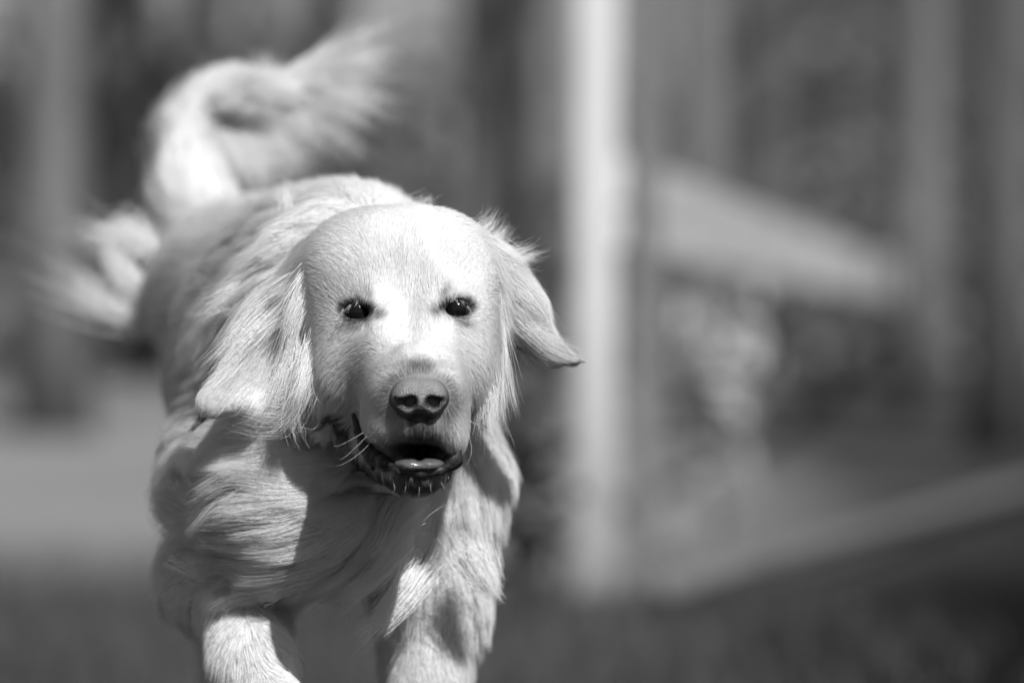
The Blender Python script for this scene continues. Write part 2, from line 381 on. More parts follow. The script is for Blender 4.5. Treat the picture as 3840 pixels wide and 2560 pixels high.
# comb: (px, py, w, right, up, toward camera, length m, lift, wave)
CT = [
 # forehead and skull
 (1573,1400,.09, 0,1,-.5, .006,.12,.1), (1545,1250,.03, 0,1,-.4,.007,.12,.1), (1525,1100,.01, 0,1,-.3,.008,.12,.1),
 (1500,900,-.01, 0,1,-.7,.012,.14,.3), (1490,790,-.07, 0,.1,-1,.024,.22,.8),
 (1330,1000,-.01, -.8,.4,-.5,.014,.14,.5), (1680,1000,-.01, .8,.4,-.5,.014,.14,.5), (1300,860,-.06, -.6,.1,-1,.028,.22,1), (1690,860,-.06, .6,.1,-1,.028,.22,1),
 (1200,1050,-.05, -.8,-.4,-.3,.036,.2,.9), (1800,1050,-.05, .8,-.3,-.3,.036,.2,.9),
 (1341,1171,0, -.3,.3,0,.0025,.25,.1), (1711,1161,0, .3,.3,0,.0025,.25,.1),
 # around the eyes
 (1341,1110,0, -.5,.9,0,.007,.2,.1), (1711,1100,0, .5,.9,0,.007,.2,.1),
 (1341,1220,0, -.6,-1,0,.008,.12,.1), (1711,1215,0, .6,-1,0,.008,.12,.1),
 (1405,1145,.01, .35,1,0,.006,.15,.1), (1410,1215,.01, .15,-1,0,.007,.15,.1), (1645,1140,.01, -.35,1,0,.006,.15,.1), (1642,1210,.01, -.15,-1,0,.007,.15,.1), (1460,1180,.015,.6,.7,0,.006,.12,.1),(1600,1175,.015,-.6,.7,0,.006,.12,.1),
 (1270,1180,-.02, -1,-.1,-.3,.008,.12,.1), (1790,1180,-.02, 1,-.2,-.3,.008,.12,.1),
 # cheeks
 (1380,1350,.01, -.7,-.5,-.4,.013,.16,.8), (1680,1350,.01, .7,-.6,-.4,.012,.16,.7),
 (1260,1350,-.02, -.6,-.9,-.3,.022,.18,1.2), (1790,1400,-.02, .35,-1,-.3,.022,.18,1.1), (1300,1430,-.0, -.5,-.9,-.3,.020,.2,1.2),
 (1250,1520,-.03, -.5,-1,-.2,.036,.2,1.3), (1790,1600,-.03, .2,-1,-.2,.034,.2,1.2),
 # muzzle
 (1490,1400,.08, -.7,.1,-.7,.006,.12,.1), (1650,1400,.08, .7,.1,-.7,.006,.12,.1),
 (1430,1500,.08, -.9,-.3,-.5,.009,.15,.2), (1720,1500,.07, .8,-.4,-.5,.009,.15,.2),
 (1440,1620,.08, -.6,-.9,-.2,.013,.2,.3), (1700,1640,.08, .3,-1,-.2,.013,.2,.3),
 (1580,1610,.10, 0,-1,0,.010,.35,.3), (1565,1800,.08, -.1,-1,.2,.014,.35,.4), (1440,1780,.05, -.5,-1,-.1,.016,.3,.4),
 # throat
 (1480,1850,-.05, -.8,-.6,-.1,.05,.12,.8), (1330,1750,-.08, -.9,-.5,0,.06,.12,.9),
 # ears
 (1120,1080,-.06, -.75,-.55,0,.035,.10,.3), (1050,1200,-.06, -.75,-.6,0,.040,.10,.35), (950,1350,-.05, -.65,-.8,0,.040,.10,.35),
 (850,1450,-.05, -.6,-.7,0,.034,.10,.3), (1060,1350,-.06, -.2,-1,0,.04,.1,.35), (960,1500,-.05, -.4,-.8,0,.022,.10,.3),
 (1880,1020,-.07, .9,-.25,0,.035,.10,.3), (1950,1150,-.08, .8,-.5,0,.035,.10,.3), (2040,1280,-.09, .8,-.45,0,.030,.08,.3),
 (2150,1345,-.10, 1,-.1,0,.018,.05,.2), (1900,1280,-.09, .5,-1,0,.032,.1,.3), (1990,1370,-.09, .7,-.5,0,.014,.1,.4),
 # neck ruff
 (1350,700,-.25, -.1,.5,-1,.035,.25,.8), (1600,760,-.22, .5,.4,-1,.040,.35,.9), (1780,900,-.15, .8,.5,-.6,.045,.35,.9),
 (1080,840,-.25, -.7,-.2,-.5,.055,.35,1.7), (950,1000,-.22, -.75,-.7,-.3,.06,.35,1.8), (850,1200,-.25, -.6,-.8,-.4,.06,.35,1.8), (1120,930,-.18, -.8,-.5,-.2,.055,.3,1.7),
 (1150,1500,-.10, -.7,-.7,0,.05,.2,1), (1000,1450,-.15, -.9,-.4,-.2,.05,.22,1), (1880,1450,-.2, .2,-1,-.4,.05,.15,.8),
 # chest
 (950,1700,-.15, -1,.05,-.1,.075,.3,1.5), (850,1900,-.18, -.95,.25,-.2,.075,.3,1.5), (900,2050,-.17, -.95,.3,-.1,.075,.3,1.5),
 (1100,1650,-.09, -1,-.1,0,.075,.28,1.5), (1150,1850,-.08, -.95,.05,0,.085,.24,1.5), (1150,2050,-.09, -.9,.1,0,.085,.2,1.5),
 (1400,1950,-.1, -.8,-.45,0,.085,.24,1.5), (1300,2150,-.13, -.9,-.15,0,.075,.24,1.5), (1550,1950,-.14, -.55,-.9,0,.075,.28,1.5),
 (1700,1800,-.17, .1,-1,0,.055,.2,1.4), (1820,1800,-.2, .35,-1,0,.05,.2,1.4), (1780,2100,-.2, .25,-1,-.1,.045,.25,1.4),
 # left side of body and back
 (700,1300,-.4, -.2,-.9,-.8,.055,.18,1.4), (620,1600,-.4, -.1,-1,-.7,.055,.18,1.4), (640,2000,-.35, -.1,-1,-.6,.055,.15,.7),
 (1000,850,-.5, -.5,-.2,-1,.055,.25,1.5), (850,1000,-.7, -.4,-.5,-1,.05,.22,1.5), (1900,1700,-.3, .1,-.9,-.8,.045,.12,.6),
 (900,820,-1, -.3,.0,-1,.045,.2,.6), (620,1000,-1, -.6,-.6,-.6,.06,.2,.8), (600,1200,-.95, -.9,.1,-.4,.08,.3,1),
 # legs
 (850,2250,-.16, .1,-1,0,.018,.15,.5), (1000,2500,-.08, .3,-1,0,.012,.12,.3), (850,2450,-.13, .0,-1,-.2,.022,.2,.5), (1050,2800,-.08,.1,-1,0,.010,.1,.2),
 (1640,2300,-.17, -.05,-1,0,.018,.15,.5), (1600,2560,-.17, 0,-1,0,.012,.12,.3), (1580,3300,-.18, 0,-1,0,.010,.1,.2), (1620,2450,-.26, 0,-1,-.4,.026,.25,.6),
 (1550,2250,-.24, -.55,-1,0,.05,.25,.9),
 (800,1700,-.95, 0,-1,-.5,.04,.2,.6), (800,2900,-1.05, 0,-1,0,.012,.1,.2), (1250,1800,-.9, 0,-1,-.5,.04,.2,.6), (1280,2700,-1.12, 0,-1,0,.012,.1,.2),
 # tail
 (700,750,-1.08, -.2,1,0,.06,.3,1.4), (620,560,-1.1, .1,1,0,.06,.3,1.4), (700,430,-1.13, .8,.7,0,.065,.25,1.4), (900,350,-1.1, 1,.1,0,.07,.22,1.4),
]
CT = np.array(CT, float)
CP = WA(CT[:, :3]); CDR = unit(np.stack([CT[:, 3], -CT[:, 5], CT[:, 4]], 1))
def comb_at(P):
    d2 = ((P[:, None, :] - CP[None]) ** 2).sum(-1).astype(np.float32)
    wg = 1 / (d2 + 2e-5) ** 2.2; wg /= wg.sum(1, keepdims=True)
    return wg @ CDR, wg @ CT[:, 6:9]
def fnoise(P, scale, seed):
    r = np.random.default_rng(seed); out = np.zeros((len(P), 3))
    for k in range(5):
        d = r.normal(size=(3, 3)) * scale * (1.7 ** (k * .6)); ph = r.uniform(0, 6.28, 3)
        out += np.sin(P @ d.T + ph) / (1.3 ** k)
    return out / 2.2

def sample(Vv, Ff, dens, N):
    T = np.concatenate([Ff[:, [0, 1, 2]], Ff[:, [0, 2, 3]]])
    A, B, Cc = Vv[T[:, 0]], Vv[T[:, 1]], Vv[T[:, 2]]
    ar = np.linalg.norm(np.cross(B - A, Cc - A), axis=1) * dens[T].mean(1)
    i = rng.choice(len(T), N, p=ar / ar.sum()); r1 = np.sqrt(rng.random(N)); r2 = rng.random(N)
    return A[i] * (1 - r1)[:, None] + B[i] * (r1 * (1 - r2))[:, None] + Cc[i] * (r1 * r2)[:, None]

def nohair(P):
    px, py, w = toimg(P); f = w > -.03
    bad = f & (w > ew[0] - .02) & (blob(px, py, 1341, 1171, 49, 27, -7) < 1)
    bad |= f & (blob(px, py, 1711, 1161, 47, 31, 11) < 1)
    bad |= (w > .02) & (blob(px, py, 1573, 1490, 112, 85) < 1)
    bad |= (w > .0) & (blob(px, py, 1578, 1695, 82, 38) < 1)
    return bad

def comb_fur(P, K, lenmul, r0, name, seed, clump_n, clump_amt, lv=(.9, 1.07)):
    P = P[~nohair(P)]; N0 = igrad(P, .0025); root_ = P.copy()
    d, prm = comb_at(P); L = prm[:, 0] * lenmul * rng.uniform(.7, 1.25, len(P)); lift = prm[:, 1]; wave = prm[:, 2]
    pts = [P.copy()]; ds = L / (K - 1); prev = None
    for s in range(1, K):
        fl, pr = comb_at(P) if s % 2 == 1 else (fl, pr)
        fn = fl + fnoise(P, 55, seed) * (.22 * wave)[:, None] + fnoise(P, 190, seed + 1) * (.10 * wave)[:, None]
        nn = igrad(P, .004); fn = fn - nn * ((fn * nn).sum(1) * .85)[:, None]; fn = unit(fn)
        if prev is not None: fn = unit(fn * .5 + prev * .5)
        prev = fn; P = P + fn * ds[:, None]
        tt = s / (K - 1); target = .0006 + L * lift * (tt ** 1.1)
        P = P + nn * ((target - interp(P)) * .75).clip(-.002, .01)[:, None]
        pts.append(P.copy())
    PTS = np.stack(pts, 1)
    # gather tips into locks
    ci = rng.choice(len(PTS), clump_n, replace=False)
    kd = kdtree.KDTree(clump_n)
    for j, i in enumerate(ci): kd.insert(PTS[i, 0], j)
    kd.balance(); near = np.array([kd.find(p)[1] for p in PTS[:, 0]]); tgt = PTS[ci[near]]
    dist = np.linalg.norm(PTS[:, 0] - tgt[:, 0], axis=1)
    tt = np.linspace(0, 1, K)[None, :, None] ** 1.4
    amt = (clump_amt * wave * np.exp(-(dist / .02) ** 2)).clip(0, .85)[:, None, None] * tt
    PTS = PTS + (tgt - PTS) * amt
    PTS[:, 1:] += rng.normal(size=(len(PTS), 1, 3)) * (L * .03)[:, None, None] * np.linspace(0, 1, K)[None, 1:, None]
    lockv = np.random.default_rng(seed + 9).uniform(lv[0], lv[1], clump_n)[near]
    return PTS, r0, np.clip(tint(root_) * rng.uniform(.7, 1.1, len(PTS)), 0, 1), N0, lockv * rng.uniform(.85, 1.1, len(PTS))

PXv, PYv, Wv = toimg(V)
headm = ((Wv > -.13) & (PYv < 1840) & (PXv > 1130) & (PXv < 1860)).astype(float)
earL = ((Wv > -.13) & (PXv <= 1130) & (PYv < 1580) & (PYv > 950)).astype(float)
earR = ((Wv > -.17) & (PXv >= 1860) & (PYv < 1420) & (PYv > 900)).astype(float)
tailm = ((Wv < -.98) & (PYv < 800)).astype(float)
bodym = np.clip(1 - headm - earL - earR - tailm, 0, 1)
front = np.where(VN[:, 1] < .2, 1, .35)
farm = np.where(Wv < -.6, .35, 1) * np.where(PYv > 2650, .4, 1)
def build_fur(name, mask, N, *a):
    P = sample(V, Fq, mask * front * farm, N); PTS, r0, t, n0, va = comb_fur(P, *a[:1], *a[1:3], name, *a[3:])
    return make_curves(name, PTS, r0, t, n0, M_FUR, root, va)
build_fur('head_fur', headm, 230000, 5, 1.0, .00012, 11, 6000, .5, (.975, 1.01))
build_fur('ear_fur', earL, 16000, 8, 1.0, .00017, 12, 500, .8)
build_fur('ear_fur', earR, 12000, 8, 1.0, .00017, 13, 400, .8)
build_fur('body_fur', bodym, 180000, 7, 1.0, .00019, 14, 3000, .62)
build_fur('tail_fur', tailm, 14000, 7, 1.0, .00040, 15, 500, .7)

# long feathers that fly free: each lock follows a guide line (px, py, w)
def locks(name, guides, per, r0, spread0, spread1, K=12, tintv=0.0, nrm=None, seed=1):
    r = np.random.default_rng(seed); out = []; nr = []; tv = []
    for g in guides:
        g = np.array(g, float); P = WA(g[:, :3]); n = len(P)
        t = np.linspace(0, n - 1, K); i = np.minimum(t.astype(int), n - 2); f = (t - i)[:, None]
        P0 = P[np.maximum(i - 1, 0)]; P1 = P[i]; P2 = P[i + 1]; P3 = P[np.minimum(i + 2, n - 1)]
        Q = .5 * (2 * P1 + (P2 - P0) * f + (2 * P0 - 5 * P1 + 4 * P2 - P3) * f ** 2 + (3 * P1 - P0 - 3 * P2 + P3) * f ** 3)
        o0 = r.normal(size=(per, 1, 3)) * spread0 * np.array([1, .8, 1]); o1 = r.normal(size=(per, 1, 3)) * spread1
        u = np.linspace(0, 1, K)[None, :, None]; sc_ = r.uniform(.6, 1.08, (per, 1, 1))
        base = Q[0] + (Q[None] - Q[0]) * sc_
        out.append(base + o0 * (1 - u * .5) + o1 * u ** 1.5 + np.sin(u * 5 + r.uniform(0, 6, (per, 1, 1))) * .0005 * r.normal(size=(per, 1, 3)))
        nr.append(np.tile(nrm if nrm is not None else (.0, -.75, .66), (per, 1))); tv.append(np.full(per, tintv) if g.shape[1] < 4 else np.full(per, g[0, 3]))
    PTS = np.concatenate(out); return PTS, r0, np.concatenate(tv), np.concatenate(nr)
def add_locks(name, *a, **k):
    PTS, r0, t, n_ = locks(name, *a, **k); return make_curves(name, PTS, r0, t, n_, M_FUR, root)
#MARK_FEATHERS
# tail plume
tg = []
r_ = np.random.default_rng(3)
ends = np.array([(1440, 112), (1475, 200), (1430, 255), (1460, 335), (1390, 400), (1430, 430), (1340, 470), (1350, 575), (1260, 560), (1160, 640), (1060, 660), (960, 705), (880, 690)], float)
starts = np.array([(1040, 330), (1000, 340), (930, 350), (850, 370), (770, 420), (710, 500), (700, 590)], float)
for i in range(70):
    s = i / 69.0; e = ends[int(round(s * 12))] + r_.normal(size=2) * 26; q = s * 6; a0 = starts[int(q)] + (starts[min(int(q) + 1, 6)] - starts[int(q)]) * (q % 1) + r_.normal(size=2) * 10
    bow = 30 + 25 * s; m1 = a0 + (e - a0) * .35 + (bow * .8, -bow); m2 = a0 + (e - a0) * .7 + (bow * .5, -bow * .8)
    tg.append([(a0[0], a0[1], -1.11), (m1[0], m1[1], -1.09), (m2[0], m2[1], -1.07), (e[0], e[1], -1.05 + .03 * r_.normal())])
for i in range(22):
    a0 = starts[3 + i % 4] + r_.normal(size=2) * 22 - (10, 0); e = np.array([r_.uniform(860, 1250), r_.uniform(600, 720)])
    m1 = a0 + (e - a0) * .35 + (40, -35); m2 = a0 + (e - a0) * .72 + (40, -25)
    tg.append([(a0[0], a0[1], -1.12), (m1[0], m1[1], -1.11), (m2[0], m2[1], -1.10), (e[0], e[1], -1.09)])
for i in range(16):
    a0 = starts[i % 7] + (-15, -5); d_ = np.array([-25 - 20 * r_.random(), -70 - 50 * r_.random()])
    tg.append([(a0[0], a0[1], -1.12), (a0[0] + d_[0] * .6, a0[1] + d_[1] * .4, -1.12), (a0[0] + d_[0], a0[1] + d_[1], -1.12)])
add_locks('tail_feather', tg, 24, .00026, .006, .010, seed=5)
# britches blown out behind the thigh
bgd = []
for i in range(18):
    q = r_.normal(size=4)
    bgd.append([(700, 1190 + 22 * q[0], -.95), (520, 1210 + 26 * q[0], -.97), (370, 1130 + 34 * q[1], -1.0), (190 + 90 * q[2], 1030 + 40 * q[1], -1.03)])
for i in range(9):
    q = r_.normal(size=4)
    bgd.append([(620, 1140 + 12 * q[0], -.96), (470, 1050 + 12 * q[0], -.98), (420, 940 + 10 * q[1], -1.0), (480, 860 + 10 * q[1], -1.02)])
    bgd.append([(560, 930 + 12 * q[0], -.98), (470, 850 + 10 * q[0], -1.0), (390, 885 + 8 * q[1], -1.01), (290, 860 + 12 * q[1], -1.02)])
add_locks('thigh_feather', bgd, 17, .00024, .007, .012, seed=6)
ef = []
def fan(n, jit, *p):
    for _ in range(n):
        o = r_.normal(size=(2,)) * jit; ef.append([(a + o[0] * (.3 + .7 * k / (len(p) - 1)), b + o[1] * (.3 + .7 * k / (len(p) - 1)), c) for k, (a, b, c) in enumerate(p)])
fan(5, 12, (1140,1130,-.045),(1135,1300,-.035),(1110,1450,-.03),(1100,1560,-.03),(1120,1610,-.03))
fan(4, 12, (1130,1150,-.045),(1125,1350,-.035),(1110,1500,-.03),(1030,1600,-.03),(890,1575,-.035))
fan(4, 14, (1130,1140,-.045),(1110,1280,-.035),(1060,1400,-.035),(1010,1520,-.04),(960,1570,-.045))
fan(5, 16, (1120,1060,-.055),(1020,1120,-.05),(930,1200,-.055),(860,1300,-.06),(800,1360,-.06))
fan(4, 14, (1100,1120,-.055),(980,1210,-.045),(880,1310,-.045),(810,1400,-.05),(775,1450,-.05))
fan(4, 9, (1838,1100,-.05),(1858,1230,-.045),(1880,1350,-.045),(1900,1450,-.05),(1912,1540,-.05))
fan(4, 9, (1835,1120,-.05),(1850,1280,-.045),(1858,1400,-.045),(1850,1520,-.05),(1870,1620,-.05))
fan(5, 14, (1815,930,-.06),(1870,960,-.06),(1915,985,-.065),(1960,975,-.07),(1995,960,-.075))
fan(4, 14, (1820,960,-.06),(1880,1010,-.06),(1940,1030,-.065),(1990,1060,-.07))
fan(4, 12, (1850,1020,-.065),(1930,1080,-.065),(2000,1150,-.07),(2045,1220,-.08))
fan(4, 10, (1860,1130,-.07),(1950,1200,-.07),(2050,1290,-.08),(2150,1330,-.095))
for k in range(7):
    q = k / 8
    fan(1, 8, (1215 - 45 * q, 950 + 150 * q, -.035 + .012 * q), (1160 - 30 * q, 1000 + 190 * q, -.028 + .012 * q), (1105 - 10 * q, 1070 + 240 * q, -.026 + .008 * q), (1060 + 20 * q, 1150 + 280 * q, -.028 + .004 * q))
    fan(1, 8, (1790 + 35 * q, 940 + 150 * q, -.035 + .008 * q), (1835 + 10 * q, 985 + 200 * q, -.035 + .01 * q), (1880 - 20 * q, 1050 + 240 * q, -.040 + .01 * q), (1925 - 55 * q, 1110 + 300 * q, -.045 + .01 * q))
    fan(1, 8, (1190 - 20 * q, 1250 + 140 * q, -.02), (1165 - 15 * q, 1320 + 140 * q, -.012), (1140 - 10 * q, 1390 + 140 * q, -.010), (1118 - 20 * q, 1450 + 140 * q, -.012))
    fan(1, 8, (1790 + 10 * q, 1330 + 140 * q, -.02), (1815, 1400 + 150 * q, -.014), (1830 - 8 * q, 1470 + 150 * q, -.016), (1838 - 18 * q, 1530 + 160 * q, -.02))
add_locks('ear_feather', ef, 55, .00010, .0050, .0045, K=14, seed=12)
nf = []; ef = nf
fan(2, 16, (1740,920,-.12),(1790,890,-.125),(1830,855,-.13),(1850,820,-.13))
fan(5, 14, (1760,940,-.13),(1830,920,-.14),(1870,900,-.15),(1900,860,-.16))
fan(1, 10, (1560,790,-.20),(1590,770,-.21),(1610,755,-.22),(1625,745,-.22))
fan(2, 12, (1070,800,-.28),(1075,770,-.28),(1065,740,-.28),(1060,700,-.28))
for k in range(22):
    u_ = r_.random(); v_ = r_.random(); x0 = 1130 - 250 * u_ + 30 * v_; y0 = 830 + 300 * u_ + 110 * (v_ - .3)
    fan(1, 8, (x0, y0, -.17 - .05 * v_), (x0 - 60, y0 + 5, -.16 - .05 * v_), (x0 - 120, y0 + 45, -.165 - .05 * v_), (x0 - 175, y0 + 100 + 30 * r_.normal(), -.18 - .05 * v_))
add_locks('neck_feather', nf, 45, .00010, .005, .004, K=12, seed=13)
# ruff on the chest, swept to the side by the run
cf = []; ef = cf
for k in range(34):
    a = r_.random(); b_ = r_.random(); x0 = 1120 - 190 * b_ - 60 * a; y0 = 1580 + 560 * a; u_ = r_.uniform(-.3, .6)
    fan(1, 6, (x0, y0, -.105 - .05 * b_), (x0 - 90, y0 + 22, -.10 - .06 * b_), (x0 - 185, y0 - 10 * u_, -.115 - .07 * b_), (x0 - 270 - 40 * r_.random(), y0 - 90 * u_, -.13 - .09 * b_))
add_locks('chest_feather', cf, 130, .00014, .006, .0025, K=12, seed=14)
ef = []
fan(3, 5, (1276,1180,ew[0]+.004),(1262,1192,ew[0]+.007),(1252,1208,ew[0]+.007)); fan(3, 5, (1290,1160,ew[0]+.005),(1282,1172,ew[0]+.010),(1276,1190,ew[0]+.012))
fan(3, 5, (1312,1143,ew[0]+.006),(1306,1152,ew[0]+.012),(1298,1168,ew[0]+.014)); fan(3, 5, (1338,1135,ew[0]+.007),(1336,1142,ew[0]+.013),(1330,1156,ew[0]+.015))
fan(3, 5, (1762,1172,ew[1]+.002),(1772,1180,ew[1]+.006),(1778,1192,ew[1]+.006)); fan(3, 5, (1750,1148,ew[1]+.004),(1757,1156,ew[1]+.009),(1762,1168,ew[1]+.010))
fan(3, 5, (1732,1130,ew[1]+.005),(1738,1136,ew[1]+.011),(1745,1148,ew[1]+.012)); fan(3, 5, (1708,1124,ew[1]+.006),(1712,1128,ew[1]+.011),(1720,1138,ew[1]+.012))
add_locks('eyelash', ef, 4, .00005, .0006, .0008, K=6, seed=15, tintv=.22)
ef = []
def stubble(n, x0, x1, y0, y1, dx, dy, ln):
    for _ in range(n):
        x = r_.uniform(x0, x1); y = r_.uniform(y0, y1); w0 = surf_w(x, y); l_ = ln * r_.uniform(.5, 1.2); sx = (x - 1575) * .12 + dx + r_.normal() * 5
        ef.append([(x, y, w0 - .001), (x + sx * .5, y + dy * l_ * .5, w0 + .0035), (x + sx, y + dy * l_, w0 + .003)])
stubble(130, 1468, 1668, 1770, 1805, 0, 1, 42); stubble(60, 1500, 1660, 1588, 1640, 0, 1, 30); stubble(60, 1395, 1500, 1600, 1650, -6, 1, 40); stubble(40, 1665, 1720, 1600, 1690, 3, 1, 40)
add_locks('muzzle_hair', ef, 3, .00007, .0008, .0010, K=6, seed=16, tintv=.55)
ef = tf = []
fan(5, 12, (1760,2080,-.13),(1800,2150,-.13),(1835,2205,-.13),(1855,2225,-.135))
fan(5, 14, (1500,2040,-.12),(1440,2120,-.11),(1370,2200,-.11),(1290,2260,-.11)); fan(5, 16, (1560,2140,-.13),(1500,2230,-.12),(1430,2310,-.12),(1350,2380,-.12))
fan(6, 18, (900,2130,-.14),(820,2150,-.14),(750,2150,-.145),(690,2120,-.15)); fan(5, 14, (1560,1860,-.09),(1500,1930,-.085),(1450,2030,-.09),(1400,2100,-.09))
add_locks('chest_feather', tf, 90, .00014, .007, .003, K=10, seed=17)
#MARK_FACE
# ------------------------------------------------------------------ face details
M_EYE = mat_plain('dark_eye', .006, .07, spec=.16)
for (cx, cy, _), w0 in zip(EYES, ew):
    import bmesh
    bm = bmesh.new(); bmesh.ops.create_uvsphere(bm, u_segments=40, v_segments=24, radius=.0112)
    me = bpy.data.meshes.new('eye'); bm.to_mesh(me); bm.free()
    o = link('eye', me, M_EYE, root); c = W(cx, cy, w0 - .0120); o.location = Vector(c) - root.location

ns = SDF()
ns.ell(1542, 1468, .094, 78, 64, .024, .004); ns.ell(1606, 1468, .094, 76, 64, .024, .006)
ns.ell(1512, 1502, .098, 46, 38, .019, .010); ns.ell(1634, 1502, .098, 46, 38, .019, .010)
ns.ell(1573, 1505, .103, 34, 46, .016, .008)
ns.ell(1528, 1545, .095, 36, 26, .018, .006); ns.ell(1624, 1545, .095, 36, 26, .018, .006)
ns.ell(1576, 1575, .092, 52, 30, .014, .006)
ns.ell(1536, 1508, .119, 26, 18, .016, .004, 's', rot=30); ns.ell(1626, 1508, .119, 26, 18, .016, .004, 's', rot=-30)
ns.cap((1535, 1520, .120), (1488, 1506, .113), .0044, .0030, .003, 's'); ns.cap((1622, 1520, .120), (1668, 1506, .113), .0044, .0030, .003, 's')
ns.cap((1579, 1538, .1195), (1579, 1610, .110), .0014, .0016, .003, 's')
me = small_sdf_mesh('nose', ns, .0009)
m = bpy.data.materials.new('nose_leather'); m.use_nodes = True; n = m.node_tree.nodes; l = m.node_tree.links; b = n['Principled BSDF']
b.inputs['Roughness'].default_value = .38
at = n.new('ShaderNodeAttribute'); at.attribute_name = 'pig_shade'; l.new(at.outputs['Fac'], b.inputs['Base Color'])
vo = n.new('ShaderNodeTexVoronoi'); vo.inputs['Scale'].default_value = 900; tc = n.new('ShaderNodeTexCoord'); l.new(tc.outputs['Object'], vo.inputs['Vector'])
bp = n.new('ShaderNodeBump'); bp.inputs['Strength'].default_value = .8; bp.inputs['Distance'].default_value = .0008; bp.invert = True
l.new(vo.outputs['Distance'], bp.inputs['Height']); l.new(bp.outputs[0], b.inputs['Normal'])
nose = link('nose', me, m, root)
nv = np.empty(len(me.vertices) * 3, np.float32); me.vertices.foreach_get('co', nv); nv = nv.reshape(-1, 3)
px, py, w_ = toimg(nv.astype(float))
pig_shade = .23 - .20 * np.clip((blob(px, py, 1573, 1478, 104, 72) - .72) / .4, 0, 1)
pig_shade = np.minimum(pig_shade, .04 + .13 * np.clip((blob(px, py, 1526, 1510, 40, 24, 12) - .9), 0, 1)); pig_shade = np.minimum(pig_shade, .03 + .14 * np.clip((blob(px, py, 1632, 1510, 38, 24, -12) - .9), 0, 1))  # shade in the nostrils and slits painted over the real pigment
pig_shade = np.where(py > 1535, np.minimum(pig_shade, .07), pig_shade)  # shaded underside of the nose, also put into the colour
a = me.attributes.new('pig_shade', 'FLOAT', 'POINT'); a.data.foreach_set('value', pig_shade.astype(np.float32))

M_LIP = mat_plain('dark_lip', .02, .42, (300, .5), (.8, .0015), spec=.25)
M_TONGUE = mat_plain('tongue', .10, .22, (250, .25), (.4, .0008))
M_MOUTH = mat_plain('mouth_lining', .006, .5)
ls = SDF()
ls.chain([(1325, 1555, .030, .0018), (1345, 1615, .037, .0036), (1372, 1680, .047, .0050), (1418, 1722, .059, .0058), (1468, 1745, .071, .0042)], .003)
ls.ell(1385, 1720, .050, 20, 28, .008, .005); ls.ell(1435, 1738, .066, 22, 26, .008, .005); ls.ell(1398, 1752, .055, 12, 16, .006, .003)
link('upper_lip', small_sdf_mesh('upper_lip', ls, .0011), M_LIP, root)
ls = SDF()
ls.chain([(1712, 1690, .072, .004), (1700, 1722, .072, .007), (1678, 1748, .074, .0045)], .003)
ls.ell(1688, 1740, .070, 22, 22, .008, .004)
link('upper_lip', small_sdf_mesh('upper_lip', ls, .0011), M_LIP, root)
ls = SDF()
ls.chain([(1462, 1742, .074, .003), (1500, 1766, .086, .0034), (1580, 1774, .089, .0034), (1650, 1764, .086, .0034), (1684, 1744, .076, .003)], .004)
link('lower_lip', small_sdf_mesh('lower_lip', ls, .0011), M_LIP, root)
ls = SDF(); ls.ell(1570, 1744, .070, 88, 22, .026, .004); ls.ell(1530, 1742, .072, 50, 20, .024, .006); ls.ell(1615, 1742, .072, 50, 20, .024, .006)
ls.cap((1573, 1715, .10), (1573, 1722, .05), .0015, .0015, .004, 's')
link('tongue', small_sdf_mesh('tongue', ls, .0011), M_TONGUE, root)

# whiskers and single long hairs
WH = []
def wh(*p): WH.append(p)
wh((1420,1560,.07),(1370,1620,.075),(1250,1690,.08),(1205,1700,.08)); wh((1425,1580,.07),(1370,1640,.08),(1290,1720,.09),(1255,1745,.09))
wh((1430,1600,.07),(1370,1680,.08),(1290,1745,.09),(1235,1768,.09)); wh((1180,1380,-.01),(1170,1470,0),(1195,1560,.01),(1225,1610,.01))
wh((1130,1600,-.02),(1170,1605,0),(1200,1600,0),(1220,1585,0)); wh((1735,1550,.06),(1760,1520,.065),(1780,1500,.07),(1790,1460,.07))
wh((1735,1520,.06),(1745,1490,.06),(1770,1465,.06)); wh((1740,1570,.06),(1790,1590,.07),(1850,1630,.07),(1890,1700,.06),(1860,1765,.05))
wh((1735,1590,.06),(1760,1640,.07),(1765,1690,.08),(1745,1740,.08)); wh((1740,1575,.06),(1770,1580,.06),(1790,1605,.06))
for q in range(0, 9, 2): wh((1480 + 22 * q, 1800, .08), (1478 + 23 * q, 1830, .085), (1470 + 25 * q, 1850 + 6 * (q * 7 % 5), .088))
for q in range(0): wh((1440 + 6 * q, 1640, .095), (1442 + 5 * q, 1665 + 3 * (q % 3), .10), (1450 + 5 * q, 1690 + 4 * (q % 4), .10))
PTS, r0, t_, n_ = locks('whisker', WH, 1, .00008, 0, 0, K=12, seed=8)
make_curves('whisker', PTS, r0, 0.0, n_, M_FUR, root, np.full(len(PTS), 1.15))
